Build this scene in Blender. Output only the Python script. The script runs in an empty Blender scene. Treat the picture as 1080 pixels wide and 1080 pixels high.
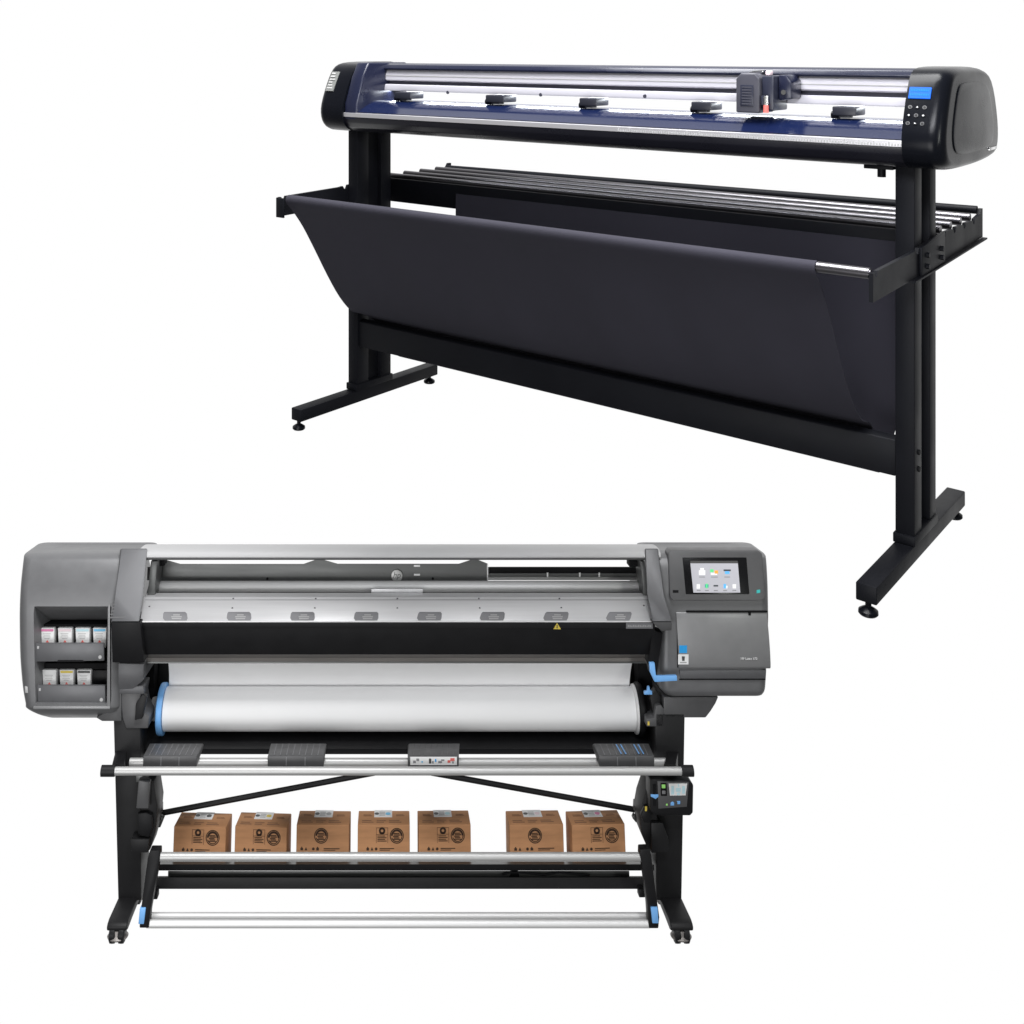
import bpy, bmesh, math, random
from mathutils import Vector, Matrix
random.seed(4)
sc = bpy.context.scene
COL = sc.collection
R = math.radians
PI = math.pi

# ------------------------------------------------------------------ camera
F, CX, HY, H = 1167.43, 418.0, 53.08, 1.15        # focal length / principal point (photo pixels), eye height
cd = bpy.data.cameras.new('camera')
cam = bpy.data.objects.new('camera', cd); COL.objects.link(cam)
cam.location = (0, 0, H); cam.rotation_euler = (PI/2, 0, 0)
cd.sensor_width = 36; cd.lens = F/1080*36
cd.shift_x = (540-CX)/1080; cd.shift_y = -(540-HY)/1080
cd.clip_end = 200
sc.camera = cam

# ------------------------------------------------------------------ materials
def mat(name, col, rough=.5, metal=0., spec=.5, bump=0., bscale=300., var=0., vscale=8., emit=None, coat=0., stretch=None, aniso=0.):
    m = bpy.data.materials.new(name); m.use_nodes = True
    nt = m.node_tree; b = nt.nodes['Principled BSDF']
    b.inputs['Base Color'].default_value = (*col, 1)
    b.inputs['Roughness'].default_value = rough
    b.inputs['Metallic'].default_value = metal
    b.inputs['Specular IOR Level'].default_value = spec
    b.inputs['Coat Weight'].default_value = coat
    b.inputs['Anisotropic'].default_value = aniso
    tc = nt.nodes.new('ShaderNodeTexCoord')
    if var > 0:
        n = nt.nodes.new('ShaderNodeTexNoise'); n.inputs['Scale'].default_value = vscale; n.inputs['Detail'].default_value = 6
        mp = nt.nodes.new('ShaderNodeMapping')
        if stretch: mp.inputs['Scale'].default_value = stretch
        nt.links.new(tc.outputs['Object'], mp.inputs[0]); nt.links.new(mp.outputs[0], n.inputs[0])
        mr = nt.nodes.new('ShaderNodeMapRange'); mr.inputs[1].default_value = .3; mr.inputs[2].default_value = .7
        mr.inputs[3].default_value = 1-var; mr.inputs[4].default_value = 1+var
        nt.links.new(n.outputs[0], mr.inputs[0])
        mx = nt.nodes.new('ShaderNodeVectorMath'); mx.operation = 'SCALE'
        mx.inputs[0].default_value = col
        nt.links.new(mr.outputs[0], mx.inputs['Scale']); nt.links.new(mx.outputs[0], b.inputs['Base Color'])
        mr2 = nt.nodes.new('ShaderNodeMapRange'); mr2.inputs[1].default_value = .3; mr2.inputs[2].default_value = .7
        mr2.inputs[3].default_value = max(.02, rough-min(.05, var)); mr2.inputs[4].default_value = min(1, rough+min(.05, var))
        nt.links.new(n.outputs[0], mr2.inputs[0]); nt.links.new(mr2.outputs[0], b.inputs['Roughness'])
    if bump > 0:
        n = nt.nodes.new('ShaderNodeTexNoise'); n.inputs['Scale'].default_value = bscale; n.inputs['Detail'].default_value = 3
        nt.links.new(tc.outputs['Object'], n.inputs[0])
        bp = nt.nodes.new('ShaderNodeBump'); bp.inputs['Strength'].default_value = bump; bp.inputs['Distance'].default_value = .002
        nt.links.new(n.outputs[0], bp.inputs['Height']); nt.links.new(bp.outputs[0], b.inputs['Normal'])
    if emit:
        b.inputs['Emission Color'].default_value = (*emit[0], 1); b.inputs['Emission Strength'].default_value = emit[1]
    return m

M = {}
M['grey']   = mat('grey_plastic', (.142,.143,.148), .42, .2, .5, bump=.05, bscale=900, var=.04, vscale=30)
M['door']   = mat('door_plastic', (.24,.241,.246), .4, .25, .5, bump=.05, bscale=900, var=.03, vscale=30)
M['dgrey']  = mat('dark_grey_plastic', (.085,.085,.088), .45, .1, .4, bump=.05, bscale=900, var=.05, vscale=30)
M['pillar'] = mat('pillar_plastic', (.105,.106,.112), .42, .2, .4, bump=.05, bscale=900, var=.04, vscale=30)
M['black']  = mat('black_plastic', (.008,.008,.009), .5, 0, .22, bump=.05, bscale=600, var=.1, vscale=20)
M['matte']  = mat('matte_black', (.006,.006,.007), .7, 0, .15, var=.1, vscale=20)
M['steel']  = mat('black_painted_steel', (.015,.015,.016), .5, 0, .22, bump=.04, bscale=500, var=.08, vscale=12)
M['alu']    = mat('brushed_aluminium', (.50,.50,.495), .45, .45, .5, var=.012, vscale=30, stretch=(.15,8,8))
M['cover']  = mat('silver_cover', (.42,.42,.425), .6, .1, .4, var=.01, vscale=30, stretch=(.15,8,8))
M['panel']  = mat('silver_panel', (.60,.60,.61), .42, .55, .5, var=.03, vscale=30, stretch=(.15,8,8))
M['plate']  = mat('grey_sheet_metal', (.105,.108,.107), .4, .35, .5, var=.05, vscale=20, stretch=(.3,3,3))
M['plate2'] = mat('worn_metal_strip', (.24,.225,.215), .45, .5, .5, var=.1, vscale=20, stretch=(.2,3,3))
M['bright'] = mat('bright_aluminium', (.78,.78,.78), .5, .3, .5, var=.012, vscale=30)
M['vent']   = mat('vent_grey', (.2,.2,.21), .5, .2, .5)
M['ventl']  = mat('vent_slot_grey', (.4,.4,.4), .5, .2, .5)
M['ventl2'] = mat('label_silver_grey', (.17,.175,.17), .4, .2)
M['paper']  = mat('white_paper', (.88,.88,.885), .6, 0, .3, var=.01, vscale=6)
M['blue']   = mat('light_blue_plastic', (.18,.43,.82), .4, 0, .4, var=.04, vscale=30)
M['sblue']  = mat('sticker_blue', (.03,.33,.73), .4, 0, .3)
M['white']  = mat('white_print', (.78,.78,.78), .5, 0, .3)
M['cart']   = mat('cartridge_white', (.74,.74,.74), .4, 0, .4, var=.03, vscale=40)
M['ink']    = mat('ink_print', (.05,.03,.02), .7, 0, .2)
M['grink']  = mat('grey_print', (.25,.25,.26), .6, 0, .2)
M['red']    = mat('red_print', (.70,.14,.12), .5)
M['yellow'] = mat('yellow_print', (.68,.52,.08), .5)
M['teal']   = mat('teal_print', (.03,.42,.40), .4)
M['green']  = mat('green_light', (.25,.55,.15), .4, emit=((.3,.7,.15), .25))
M['cyan']   = mat('cyan_print', (.17,.52,.78), .5)
M['mag']    = mat('magenta_print', (.66,.20,.38), .5)
M['lcy']    = mat('pale_cyan_print', (.50,.72,.78), .5)
M['lmag']   = mat('pale_pink_print', (.76,.62,.66), .5)
M['kprint'] = mat('black_print', (.06,.06,.06), .5)
M['gprint'] = mat('mid_grey_print', (.35,.35,.35), .5)
M['card']   = mat('cardboard', (.46,.235,.115), .75, 0, .2, bump=.15, bscale=350, var=.10, vscale=14, stretch=(1,1,6))
M['screen'] = mat('lit_screen', (.35,.35,.38), .5, 0, .1, emit=((.50,.50,.54), .42))
M['glass']  = mat('black_glass', (.006,.006,.007), .25, 0, .25)
M['chrome'] = mat('chrome', (.75,.75,.75), .15, 1, .5)
M['lcd']    = mat('lcd_blue', (.0,.04,.2), .3, 0, .2, emit=((.0,.13,.85), .9))
M['lcdt']   = mat('lcd_text', (.0,.05,.25), .3, spec=.2, emit=((.01,.25,1.0), .9))
# cutter
M['navy']   = mat('navy_lacquer', (.008,.010,.026), .28, .05, .5, var=.05, vscale=10)
M['platen'] = mat('blue_black_platen', (.004,.0075,.030), .14, .0, .6, var=.04, vscale=14, stretch=(.2,3,3))
M['beam']   = mat('black_beam', (.008,.008,.012), .3, 0, .25, var=.05, vscale=10)
M['cap']    = mat('black_end_cap', (.0035,.004,.006), .25, 0, .12, var=.05, vscale=10)
M['frame']  = mat('black_powder_coat', (.0050,.0054,.0075), .5, 0, .12, bump=.06, bscale=700, var=.1, vscale=10)
M['cloth']  = mat('black_cloth', (.031,.030,.040), .9, 0, .15, bump=.4, bscale=1400, var=.07, vscale=3)
M['rail']   = mat('anodised_rail', (.56,.55,.60), .36, .3, .5, var=.012, vscale=20, stretch=(.1,6,6))
M['groove'] = mat('rail_groove', (.03,.03,.045), .5)
M['tape']   = mat('silver_scale', (.82,.81,.84), .3, .8)
M['roller'] = mat('roller_black', (.012,.013,.02), .4)
M['rodm']   = mat('dark_chrome_rod', (.14,.135,.145), .3, 1, .5)
M['carr']   = mat('carriage_plastic', (.045,.045,.058), .4, 0, .4, var=.06, vscale=30)
M['carrd']  = mat('carriage_dark', (.014,.016,.03), .35, 0, .5)

# ------------------------------------------------------------------ object helpers
def tag(o, label=None, cat=None, group=None):
    if label: o['label'] = label
    if cat: o['category'] = cat
    if group: o['group'] = group
    return o
def thing(name, label, cat, mw, group=None):
    o = bpy.data.objects.new(name, None); COL.objects.link(o)
    o.matrix_world = mw; o.empty_display_size = .1
    return tag(o, label, cat, group)

class MB:
    """collects shapes, builds ONE mesh object"""
    def __init__(s): s.bm = bmesh.new()
    def add(s, tmp, bev=0, seg=2):
        bmesh.ops.recalc_face_normals(tmp, faces=tmp.faces[:])
        if bev > 0:
            ed = [e for e in tmp.edges if len(e.link_faces) == 2 and e.calc_face_angle(0) > .35]
            bmesh.ops.bevel(tmp, geom=ed, offset=bev, segments=seg, profile=.5, affect='EDGES', clamp_overlap=True)
        me = bpy.data.meshes.new('tmp'); tmp.to_mesh(me); tmp.free()
        s.bm.from_mesh(me); bpy.data.meshes.remove(me)
        return s
    def box(s, a, b, bev=0, seg=2):
        t = bmesh.new(); bmesh.ops.create_cube(t, size=1)
        for v in t.verts:
            v.co = Vector([(a[i]+b[i])/2 + v.co[i]*(b[i]-a[i]) for i in range(3)])
        return s.add(t, bev, seg)
    def prism(s, pts, ext, bev=0, seg=2):
        t = bmesh.new(); ext = Vector(ext)
        A = [t.verts.new(Vector(p)) for p in pts]; B = [t.verts.new(Vector(p)+ext) for p in pts]
        n = len(pts); t.faces.new(A); t.faces.new(B[::-1])
        for i in range(n): t.faces.new((A[i], B[i], B[(i+1)%n], A[(i+1)%n]))
        return s.add(t, bev, seg)
    def hexa(s, f, b, bev=0, seg=2):      # two quads joined
        t = bmesh.new()
        A = [t.verts.new(Vector(p)) for p in f]; B = [t.verts.new(Vector(p)) for p in b]
        n = len(f); t.faces.new(A); t.faces.new(B[::-1])
        for i in range(n): t.faces.new((A[i], B[i], B[(i+1)%n], A[(i+1)%n]))
        return s.add(t, bev, seg)
    def cyl(s, p0, p1, r, r2=None, n=24, bev=0):
        p0, p1 = Vector(p0), Vector(p1); d = p1-p0
        t = bmesh.new(); bmesh.ops.create_cone(t, cap_ends=True, segments=n, radius1=r, radius2=r if r2 is None else r2, depth=d.length)
        q = d.to_track_quat('Z', 'Y').to_matrix().to_4x4(); q.translation = (p0+p1)/2
        bmesh.ops.transform(t, matrix=q, verts=t.verts[:])
        return s.add(t, bev)
    def lathe(s, p0, ax, prof, n=32):     # prof: (along, radius)
        p0 = Vector(p0); ax = Vector(ax).normalized(); q = ax.to_track_quat('Z', 'Y').to_matrix()
        t = bmesh.new(); rings = []
        for h, r in prof:
            rings.append([t.verts.new(p0 + q @ Vector((r*math.cos(2*PI*i/n), r*math.sin(2*PI*i/n), h))) for i in range(n)])
        for a, b in zip(rings, rings[1:]):
            for i in range(n): t.faces.new((a[i], a[(i+1)%n], b[(i+1)%n], b[i]))
        t.faces.new(rings[0][::-1]); t.faces.new(rings[-1])
        return s.add(t)
    def loft(s, rings, cap=True):
        t = bmesh.new(); V = [[t.verts.new(Vector(p)) for p in r] for r in rings]; n = len(V[0])
        for a, b in zip(V, V[1:]):
            for i in range(n): t.faces.new((a[i], a[(i+1)%n], b[(i+1)%n], b[i]))
        if cap: t.faces.new(V[0][::-1]); t.faces.new(V[-1])
        return s.add(t)
    def sheet(s, rows, thick):            # grid of points given a thickness along averaged normals
        t = bmesh.new(); V = [[t.verts.new(Vector(p)) for p in r] for r in rows]
        for a, b in zip(V, V[1:]):
            for i in range(len(a)-1): t.faces.new((a[i], a[i+1], b[i+1], b[i]))
        bmesh.ops.recalc_face_normals(t, faces=t.faces[:])
        bmesh.ops.solidify(t, geom=t.faces[:], thickness=thick)
        return s.add(t)
    def build(s, name, m, parent=None, smooth=38):
        me = bpy.data.meshes.new(name); s.bm.to_mesh(me); s.bm.free()
        me.materials.append(m)
        me.polygons.foreach_set('use_smooth', [True]*len(me.polygons))
        me.set_sharp_from_angle(angle=R(smooth))
        o = bpy.data.objects.new(name, me); COL.objects.link(o)
        if parent is not None: o.parent = parent
        return o

def boolean(o, cutter_mb):
    c = cutter_mb.build('tmp_cut', o.data.materials[0])
    md = o.modifiers.new('b', 'BOOLEAN'); md.object = c; md.operation = 'DIFFERENCE'; md.solver = 'EXACT'
    par = o.parent; o.parent = None
    bpy.context.view_layer.update()
    dg = bpy.context.evaluated_depsgraph_get()
    me = bpy.data.meshes.new_from_object(o.evaluated_get(dg), depsgraph=dg)
    o.modifiers.clear(); old = o.data; o.data = me; bpy.data.meshes.remove(old)
    o.parent = par
    cm = c.data; bpy.data.objects.remove(c); bpy.data.meshes.remove(cm)
    me.name = o.name
    me.polygons.foreach_set('use_smooth', [True]*len(me.polygons)); me.set_sharp_from_angle(angle=R(38))

def text(name, body, size, m, mw, parent, depth=.0006, shear=0, align='CENTER'):
    cu = bpy.data.curves.new(name, 'FONT'); cu.body = body; cu.size = size; cu.extrude = depth; cu.shear = shear
    cu.align_x = align; cu.align_y = 'CENTER'
    t = bpy.data.objects.new(name, cu); COL.objects.link(t); bpy.context.view_layer.update()
    dg = bpy.context.evaluated_depsgraph_get()
    me = bpy.data.meshes.new_from_object(t.evaluated_get(dg), depsgraph=dg)
    bpy.data.objects.remove(t); bpy.data.curves.remove(cu)
    me.transform(mw); me.materials.clear(); me.materials.append(m)
    o = bpy.data.objects.new(name, me); COL.objects.link(o); o.parent = parent
    return o
def frame_mat(origin, xdir, ydir):
    x = Vector(xdir).normalized(); y = Vector(ydir); y = (y - x*y.dot(x)).normalized(); z = x.cross(y)
    m = Matrix((x, y, z)).transposed().to_4x4(); m.translation = Vector(origin); return m

# ================================================================== VINYL CUTTER
# local axes: u along its length (left end to right end), v from front to back, w up
TH = .7202; CO = Vector((-.2959, 3.361, 0)); L = 1.674
MC = Matrix.Translation(CO) @ Matrix.Rotation(-TH, 4, 'Z')
MCI = MC.inverted()
def C(px, py, **k):
    """a point of the cutter seen at a photo pixel, on the plane u=, v= or w="""
    o = MCI @ Vector((0, 0, H)); d = MCI.to_3x3() @ Vector(((px-CX)/F, 1, -(py-HY)/F))
    (a, val), = k.items(); i = 'uvw'.index(a); t = (val-o[i])/d[i]
    return o + d*t
cut = thing('vinyl_cutter', 'long black vinyl cutter with blue lit display standing on black steel legs with cloth basket', 'plotter', MC)

def uprism(mb, prof, u0, u1, bev=0, seg=2):
    return mb.prism([(u0, v, w) for v, w in prof], (u1-u0, 0, 0), bev, seg)

# legs
for s0 in (0, L):
    f = MB(); f.box((s0-.022, -.011, .027), (s0+.020, .644, .064), .003).build('foot_bar', M['frame'], cut)
    for v in (.0, .6215):
        w = MB(); w.lathe((s0, v, 0), (0,0,1), [(0,.017),(.003,.0195),(.009,.019),(.014,.012),(.017,.006),(.03,.006)], 24).build('levelling_foot', M['cap'], cut)
    p = MB()
    p.box((s0-.021, .238, .064), (s0+.0195, .292, .905), .003)
    p.box((s0-.021, .352, .064), (s0+.0195, .400, .905), .003)
    p.box((s0-.016, .2925, .0642), (s0+.004, .3515, .905))
    post = p.build('leg_post', M['frame'], cut)
    if s0 == 0:
        MB().box((s0-.024,.232,.064),(s0+.0225,.406,.085),.002).build('base_flange', M['frame'], cut)
    else:
        MB().box((s0-.024,.232,.064),(s0+.0225,.406,.085),.002).build('base_flange', M['frame'], cut)
    for w in (.225, .262):
        MB().cyl((s0+.0195,.268,w),(s0+.0225,.268,w),.006,n=12).build('bolt', M['matte'], post)
# lower cross beam
uprism(MB(), [(.243,.205),(.243,.285),(.262,.292),(.283,.285),(.283,.205)], .0205, L-.0215, .003).build('cross_beam', M['frame'], cut)

# basket arms (L profile with notches) + rods
def arm(u0, u1, fl):
    m = MB()
    prof = [(-.060,.65),(-.060,.708),(-.052,.708),(-.048,.698),(-.038,.698),(-.033,.709),(.20,.714)]
    prof += [(.215,.716),(.222,.706),(.232,.706),(.238,.718)]
    for v in (.42,.505,.59,.675):
        prof += [(v,.727),(v+.006,.717),(v+.018,.717),(v+.024,.729)]
    prof += [(.745,.735),(.755,.748),(.77,.748),(.77,.675),(.40,.66)]
    m.prism([(u0, v, w) for v, w in prof], (u1-u0, 0, 0))
    a = m.build('basket_arm', M['frame'], cut)
    MB().hexa([(fl[0],.18,.652),(fl[1],.18,.652),(fl[1],.77,.671),(fl[0],.77,.671)],
              [(fl[0],.18,.6557),(fl[1],.18,.6557),(fl[1],.77,.6747),(fl[0],.77,.6747)]).build('arm_flange', M['frame'], a)
    for v, w in ((.268,.70),(.268,.675),(.375,.70),(.375,.68)):
        MB().cyl((fl[2], v, w), (fl[2]+fl[3]*(.014 if fl[3] > 0 else .006), v, w), .006, n=6).build('bolt', M['frame'], a)
    return a
arm(-.030, -.0215, (-.040, -.0302, -.030, -1))
arm(L+.0205, L+.029, (L+.0292, L+.040, L+.029, 1))
MB().box((-.030,-.0665,.648),(.002,-.0605,.707),.001).build('arm_end_plate', M['frame'], cut)
MB().prism([(L+.0295,.235,.655),(L+.0295,.235,.72),(L+.0295,.41,.735),(L+.0295,.41,.665)],(.007,0,0),.002).build('arm_clamp', M['frame'], cut)
MB().cyl((.003,-.046,.700),(L+.0203,-.046,.704),.0085,n=20).build('basket_front_rod', M['rodm'], cut)
MB().cyl((1.588,-.046,.7038),(L+.018,-.046,.704),.0115,n=20).build('rod_sleeve', M['rodm'], cut)
for v in (.434,.517,.602,.687,.752):
    MB().cyl((-.0213,v,.731),(L+.0203,v,.733+(.012 if v>.7 else 0)),.0105,n=18).build('media_rod', M['rodm'] if v<.7 else M['frame'], cut)
# rear cross bar (flat)
MB().box((-.0208,.404,.652),(L+.02,.412,.7285),.002).build('rear_bar', M['frame'], cut)

# cloth basket: front half hangs from the front rod, passes over the cross beam, rises to the rear bar
prof = [(-.033,.712),(-.045,.7165),(-.057,.7125),(-.0605,.702),(-.055,.690),(-.030,.664),(.010,.615),(.058,.542),(.116,.450),(.170,.374),(.222,.322),(.262,.305),(.292,.285),(.302,.245),(.316,.195),(.338,.170),(.372,.180),(.392,.25),(.398,.36),(.401,.50),(.4025,.66),(.4028,.70)]
def smooth_prof(p, k=3):
    out = []
    n = len(p)
    for i in range(n-1):
        p0 = p[max(i-1,0)]; p1 = p[i]; p2 = p[i+1]; p3 = p[min(i+2,n-1)]
        for j in range(k):
            t = j/k
            out.append(tuple(.5*((2*p1[a])+(-p0[a]+p2[a])*t+(2*p0[a]-5*p1[a]+4*p2[a]-p3[a])*t*t+(-p0[a]+3*p1[a]-3*p2[a]+p3[a])*t**3) for a in (0,1)))
    out.append(p[-1]); return out
sp = smooth_prof(prof, 3)
rows = []
NU = 60
for i, (v, w) in enumerate(sp):
    s = i/(len(sp)-1)
    back = s > .62
    ul = .006 if v < .25 else (.006 + (v-.25)*.9 if not back else .11+.18*min(1, max(0, (w-.18)/.22))**.6)
    ur = 1.587 + (0 if not back else min(1, max(0, (w-.18)/.2))*.05)
    hold = 1 if (v > .0 and not back and v < .24) else 0
    row = []
    for j in range(NU+1):
        q = j/NU; u = ul+(ur-ul)*q
        hang = math.sin(PI*min(1, max(0, (v+.02)/.26))) if not back else .0
        wob = hang*(.004*math.sin(q*9.3+1+s*4)+.0025*math.sin(q*31+s*9)+.005*math.sin(q*4.1)+.0012*math.sin(q*67-s*14))
        edge = .010*hang*(math.exp(-(q*18)**2)+math.exp(-((1-q)*18)**2))
        fe = 1-math.exp(-(q*9)**2); row.append((u, v+wob*fe, w+wob*.4*fe))
    rows.append(row)
MB().sheet(rows, .0025).build('cloth_basket', M['cloth'], cut, smooth=60)

# head: front beam with platen, scale tape, rail, top cover
U0, U1 = -.01, 1.70
fb = MB()
uprism(fb, [(.180,.9575),(.1715,.9565),(.168,.941),(.172,.925),(.185,.908),(.205,.898),(.235,.893),(.33,.893),(.34,.90),(.34,.955)], U0, U1, .003).build('front_beam', M['beam'], cut)
pl = [(.1755,.9578),(.192,.9655),(.214,.976),(.238,.985),(.262,.9905),(.285,.993),(.335,.9935),(.335,.9578)]
uprism(MB(), smooth_prof(pl[:7],4)+[pl[7]], U0, U1).build('platen', M['platen'], cut)
uprism(MB(), [(.167,.9425),(.1665,.9545),(.1705,.956),(.1705,.9425)], U0, U1-.006).build('scale_tape', M['tape'], cut)
tk = MB()
for i in range(110):
    u = 1.0+i*.0063
    if u < U1-.01: tk.box((u,.1660,.9435),(u+.0022,.1668,.949+.004*(i%5==0)))
tk.build('scale_marks', M['gprint'], cut)
rl = MB()
uprism(rl, [(.312,1.0535),(.306,1.057),(.3065,1.074),(.312,1.086),(.322,1.092),(.38,1.092),(.38,1.0535)], U0+.0, U1)
uprism(rl, [(.302,1.022),(.3005,1.026),(.303,1.0405),(.306,1.0425),(.38,1.0425),(.38,1.022)], U0, U1)
rail = rl.build('guide_rail', M['rail'], cut)
uprism(MB(), [(.325,1.0426),(.325,1.0534),(.378,1.0534),(.378,1.0426)], U0+.001, U1-.001).build('rail_groove', M['groove'], rail)
st = MB()
uprism(st, [(.3052,1.068),(.3048,1.070),(.3052,1.0705)], U0+.002, U1-.002).build('rail_line', M['gprint'], rail)
uprism(MB(), [(.300,1.088),(.298,1.093),(.304,1.104),(.322,1.109),(.42,1.108),(.43,1.095),(.39,1.0925),(.312,1.0925)], U0, U1, .001).build('top_cover', M['navy'], cut)
for px, py in ((472,97.5),(570,100),(680,101.5)):
    p = C(px, py, v=.300); MB().cyl((p.x,.2995,p.z),(p.x,.303,p.z),.005,n=12).build('rail_screw', M['groove'], rail)
p = C(392, 82.5, v=.304)
lab = MB().box((p.x-.018,.3035,p.z-.011),(p.x+.018,.3062,p.z+.011)).build('rail_label', M['white'], rail)
ln = MB()
for k in range(3): ln.box((p.x-.012,.3031,p.z+.004-k*.004),(p.x+.010,.30345,p.z+.0055-k*.004))
ln.build('label_print', M['lmag'], rail)

# pinch rollers
for px in (433,530,628,747,897):
    c0 = C(px, 105 if px < 700 else 112, v=.29); u = c0.x; hw = .036 if px < 600 else .03
    rr = MB().box((u-hw,.255,1.000),(u+hw*.8,.32,1.0205),.003).build('pinch_roller', M['roller'], cut)
    MB().box((u-hw*.9,.262,.9945),(u+hw*.25,.285,1.0005),.001).build('roller_arm', M['roller'], rr)
    MB().cyl((u-hw*1.15,.268,1.0005),(u-hw*.55,.268,1.0005),.0085,n=16).build('rubber_wheel', M['cap'], rr)

# carriage
pa = C(776, 118, v=.205); pb = C(801, 118, v=.205)
ua, ub = pa.x, pb.x
cz0, cz1 = C(788,119,v=.205).z, C(788,77,v=.205).z
cg = MB().prism([(ua,.205,cz0),(ub,.205,cz0),(ub,.205,cz1-.012),(ub-.012,.205,cz1),(ua+.012,.205,cz1),(ua,.205,cz1-.014)],(0,.085,0),.004,3).build('cutting_carriage', M['carr'], cut)
MB().box((ua+.012,.2030,cz0+.016),(ub-.014,.2047,cz1-.028),.001).build('carriage_vent', M['carrd'], cg)
sl = MB()
for k in range(7):
    z = cz0+.02+k*(cz1-cz0-.052)/6.5
    sl.box((ua+.016,.2022,z),(ub-.018,.2029,z+.003))
sl.build('vent_slats', M['carr'], cg)
MB().box((ub+.001,.215,cz0+.006),(ub+.03,.30,cz1-.006),.004).build('carriage_body', M['carrd'], cg)
MB().prism([(ub+.031,.24,cz0+.03),(ub+.062,.24,cz0+.034),(ub+.062,.24,cz1-.02),(ub+.05,.24,cz1-.004),(ub+.031,.24,cz1-.004)],(0,.065,0),.004).build('motor_cover', M['navy'], cg)
MB().cyl((ub+.045,.236,cz0+.05),(ub+.045,.2395,cz0+.05),.006,n=12).build('screw', M['chrome'], cg)
MB().cyl((ub+.016,.205,cz0+.0205),(ub+.016,.205,cz0+.042),.0055,n=16).build('blade_collar', M['chrome'], cg)
MB().cyl((ub+.016,.205,cz0+.002),(ub+.016,.205,cz0+.020),.006,n=16).build('blade_holder', M['red'], cg)
MB().box((ub+.006,.200,cz0+.02),(ub+.011,.2145,cz0+.042),.001).build('holder_clamp', M['carrd'], cg)
MB().prism([(ua+.014,.24,cz1+.0005),(ub-.008,.24,cz1+.0005),(ub-.004,.24,cz1+.007),(ua+.03,.24,cz1+.005)],(0,.04,0),.001).build('belt_bracket', M['chrome'], cg)
MB().box((ub+.004,.228,cz1-.0055),(ub+.016,.248,cz1+.006),.003).build('clip', M['lmag'], cg)

# end caps: rounded shells lofted along u
side = [(.205,.896),(.182,.906),(.166,.925),(.160,.950),(.163,.978),(.178,1.020),(.200,1.066),(.218,1.092),(.240,1.106),(.280,1.112),(.36,1.1135),(.46,1.112),(.53,1.105),(.575,1.085),(.61,1.04),(.635,.98),(.640,.94),(.630,.912),(.60,.898),(.50,.890),(.36,.888),(.26,.890)]
side = smooth_prof(side+[side[0]], 2)[:-1]
def cap(u_in, u_out, backs):
    rings = []; sgn = 1 if u_out > u_in else -1; W = abs(u_out-u_in); r = .030
    cv, cw = .38, 1.0
    stn = [(0,1)] + [(W-r+r*math.sin(a*PI/2/7), 1-(1-math.cos(a*PI/2/7))*.14) for a in range(8)]
    for d, k in stn:
        rings.append([(u_in+sgn*d, cv+(v-cv)*(.4+.6*k if v > cv else k), cw+(w-cw)*k) for v, w in backs])
    return MB().loft(rings)
sideL = [(v if v < .38 else .38+(v-.38)*.25, w) for v, w in side]
cl = cap(.028, -.085, sideL).build('end_cap', M['cap'], cut)
uprism(MB(), [(.200,1.1115-.045),(.226,1.1115),(.41,1.1115),(.41,.897),(.215,.897),(.168,.935),(.170,.985)], .0285, .080, .006, 3).build('end_cap_inner', M['navy'], cut)
cr = cap(1.690, 1.772, side).build('end_cap', M['cap'], cut)
# left cap grey label plate, sloped along the front upper face of the cap
def on_face(u, w, off):   # point on the right/left cap front face
    pts = [(.160,.950),(.163,.978),(.178,1.020),(.200,1.066),(.218,1.092),(.240,1.106)]
    for (v0,w0),(v1,w1) in zip(pts, pts[1:]):
        if w0 <= w <= w1:
            t = (w-w0)/(w1-w0); v = v0+(v1-v0)*t
            n = Vector((0, -(w1-w0), v1-v0)).normalized()
            return Vector((u, v, w)) + n*off
    return Vector((u, pts[-1][0], w))
def face_patch(u0, u1, w0, w1, off, th, name, m, parent, bev=0):
    q = [on_face(u0,w0,off), on_face(u1,w0,off), on_face(u1,w1,off), on_face(u0,w1,off)]
    n = Vector((0, -(w1-w0), (q[3]-q[0]).y)).normalized()
    return MB().prism(q, n*-th, bev).build(name, m, parent)
gl = face_patch(-.062, -.028, 1.020, 1.080, .0035, .006, 'end_label', M['ventl2'], cl)
lp = MB()
for k in range(6):
    w = 1.027+k*.009; a = on_face(-.058,w,.0042); b = on_face(-.034-(k%3)*.004,w,.0042); c_ = on_face(-.034-(k%3)*.004,w+.004,.0042); d = on_face(-.058,w+.004,.0042)
    lp.prism([a,b,c_,d],(0,.0006,0))
lp.build('label_print', M['gprint'], gl)
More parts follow.
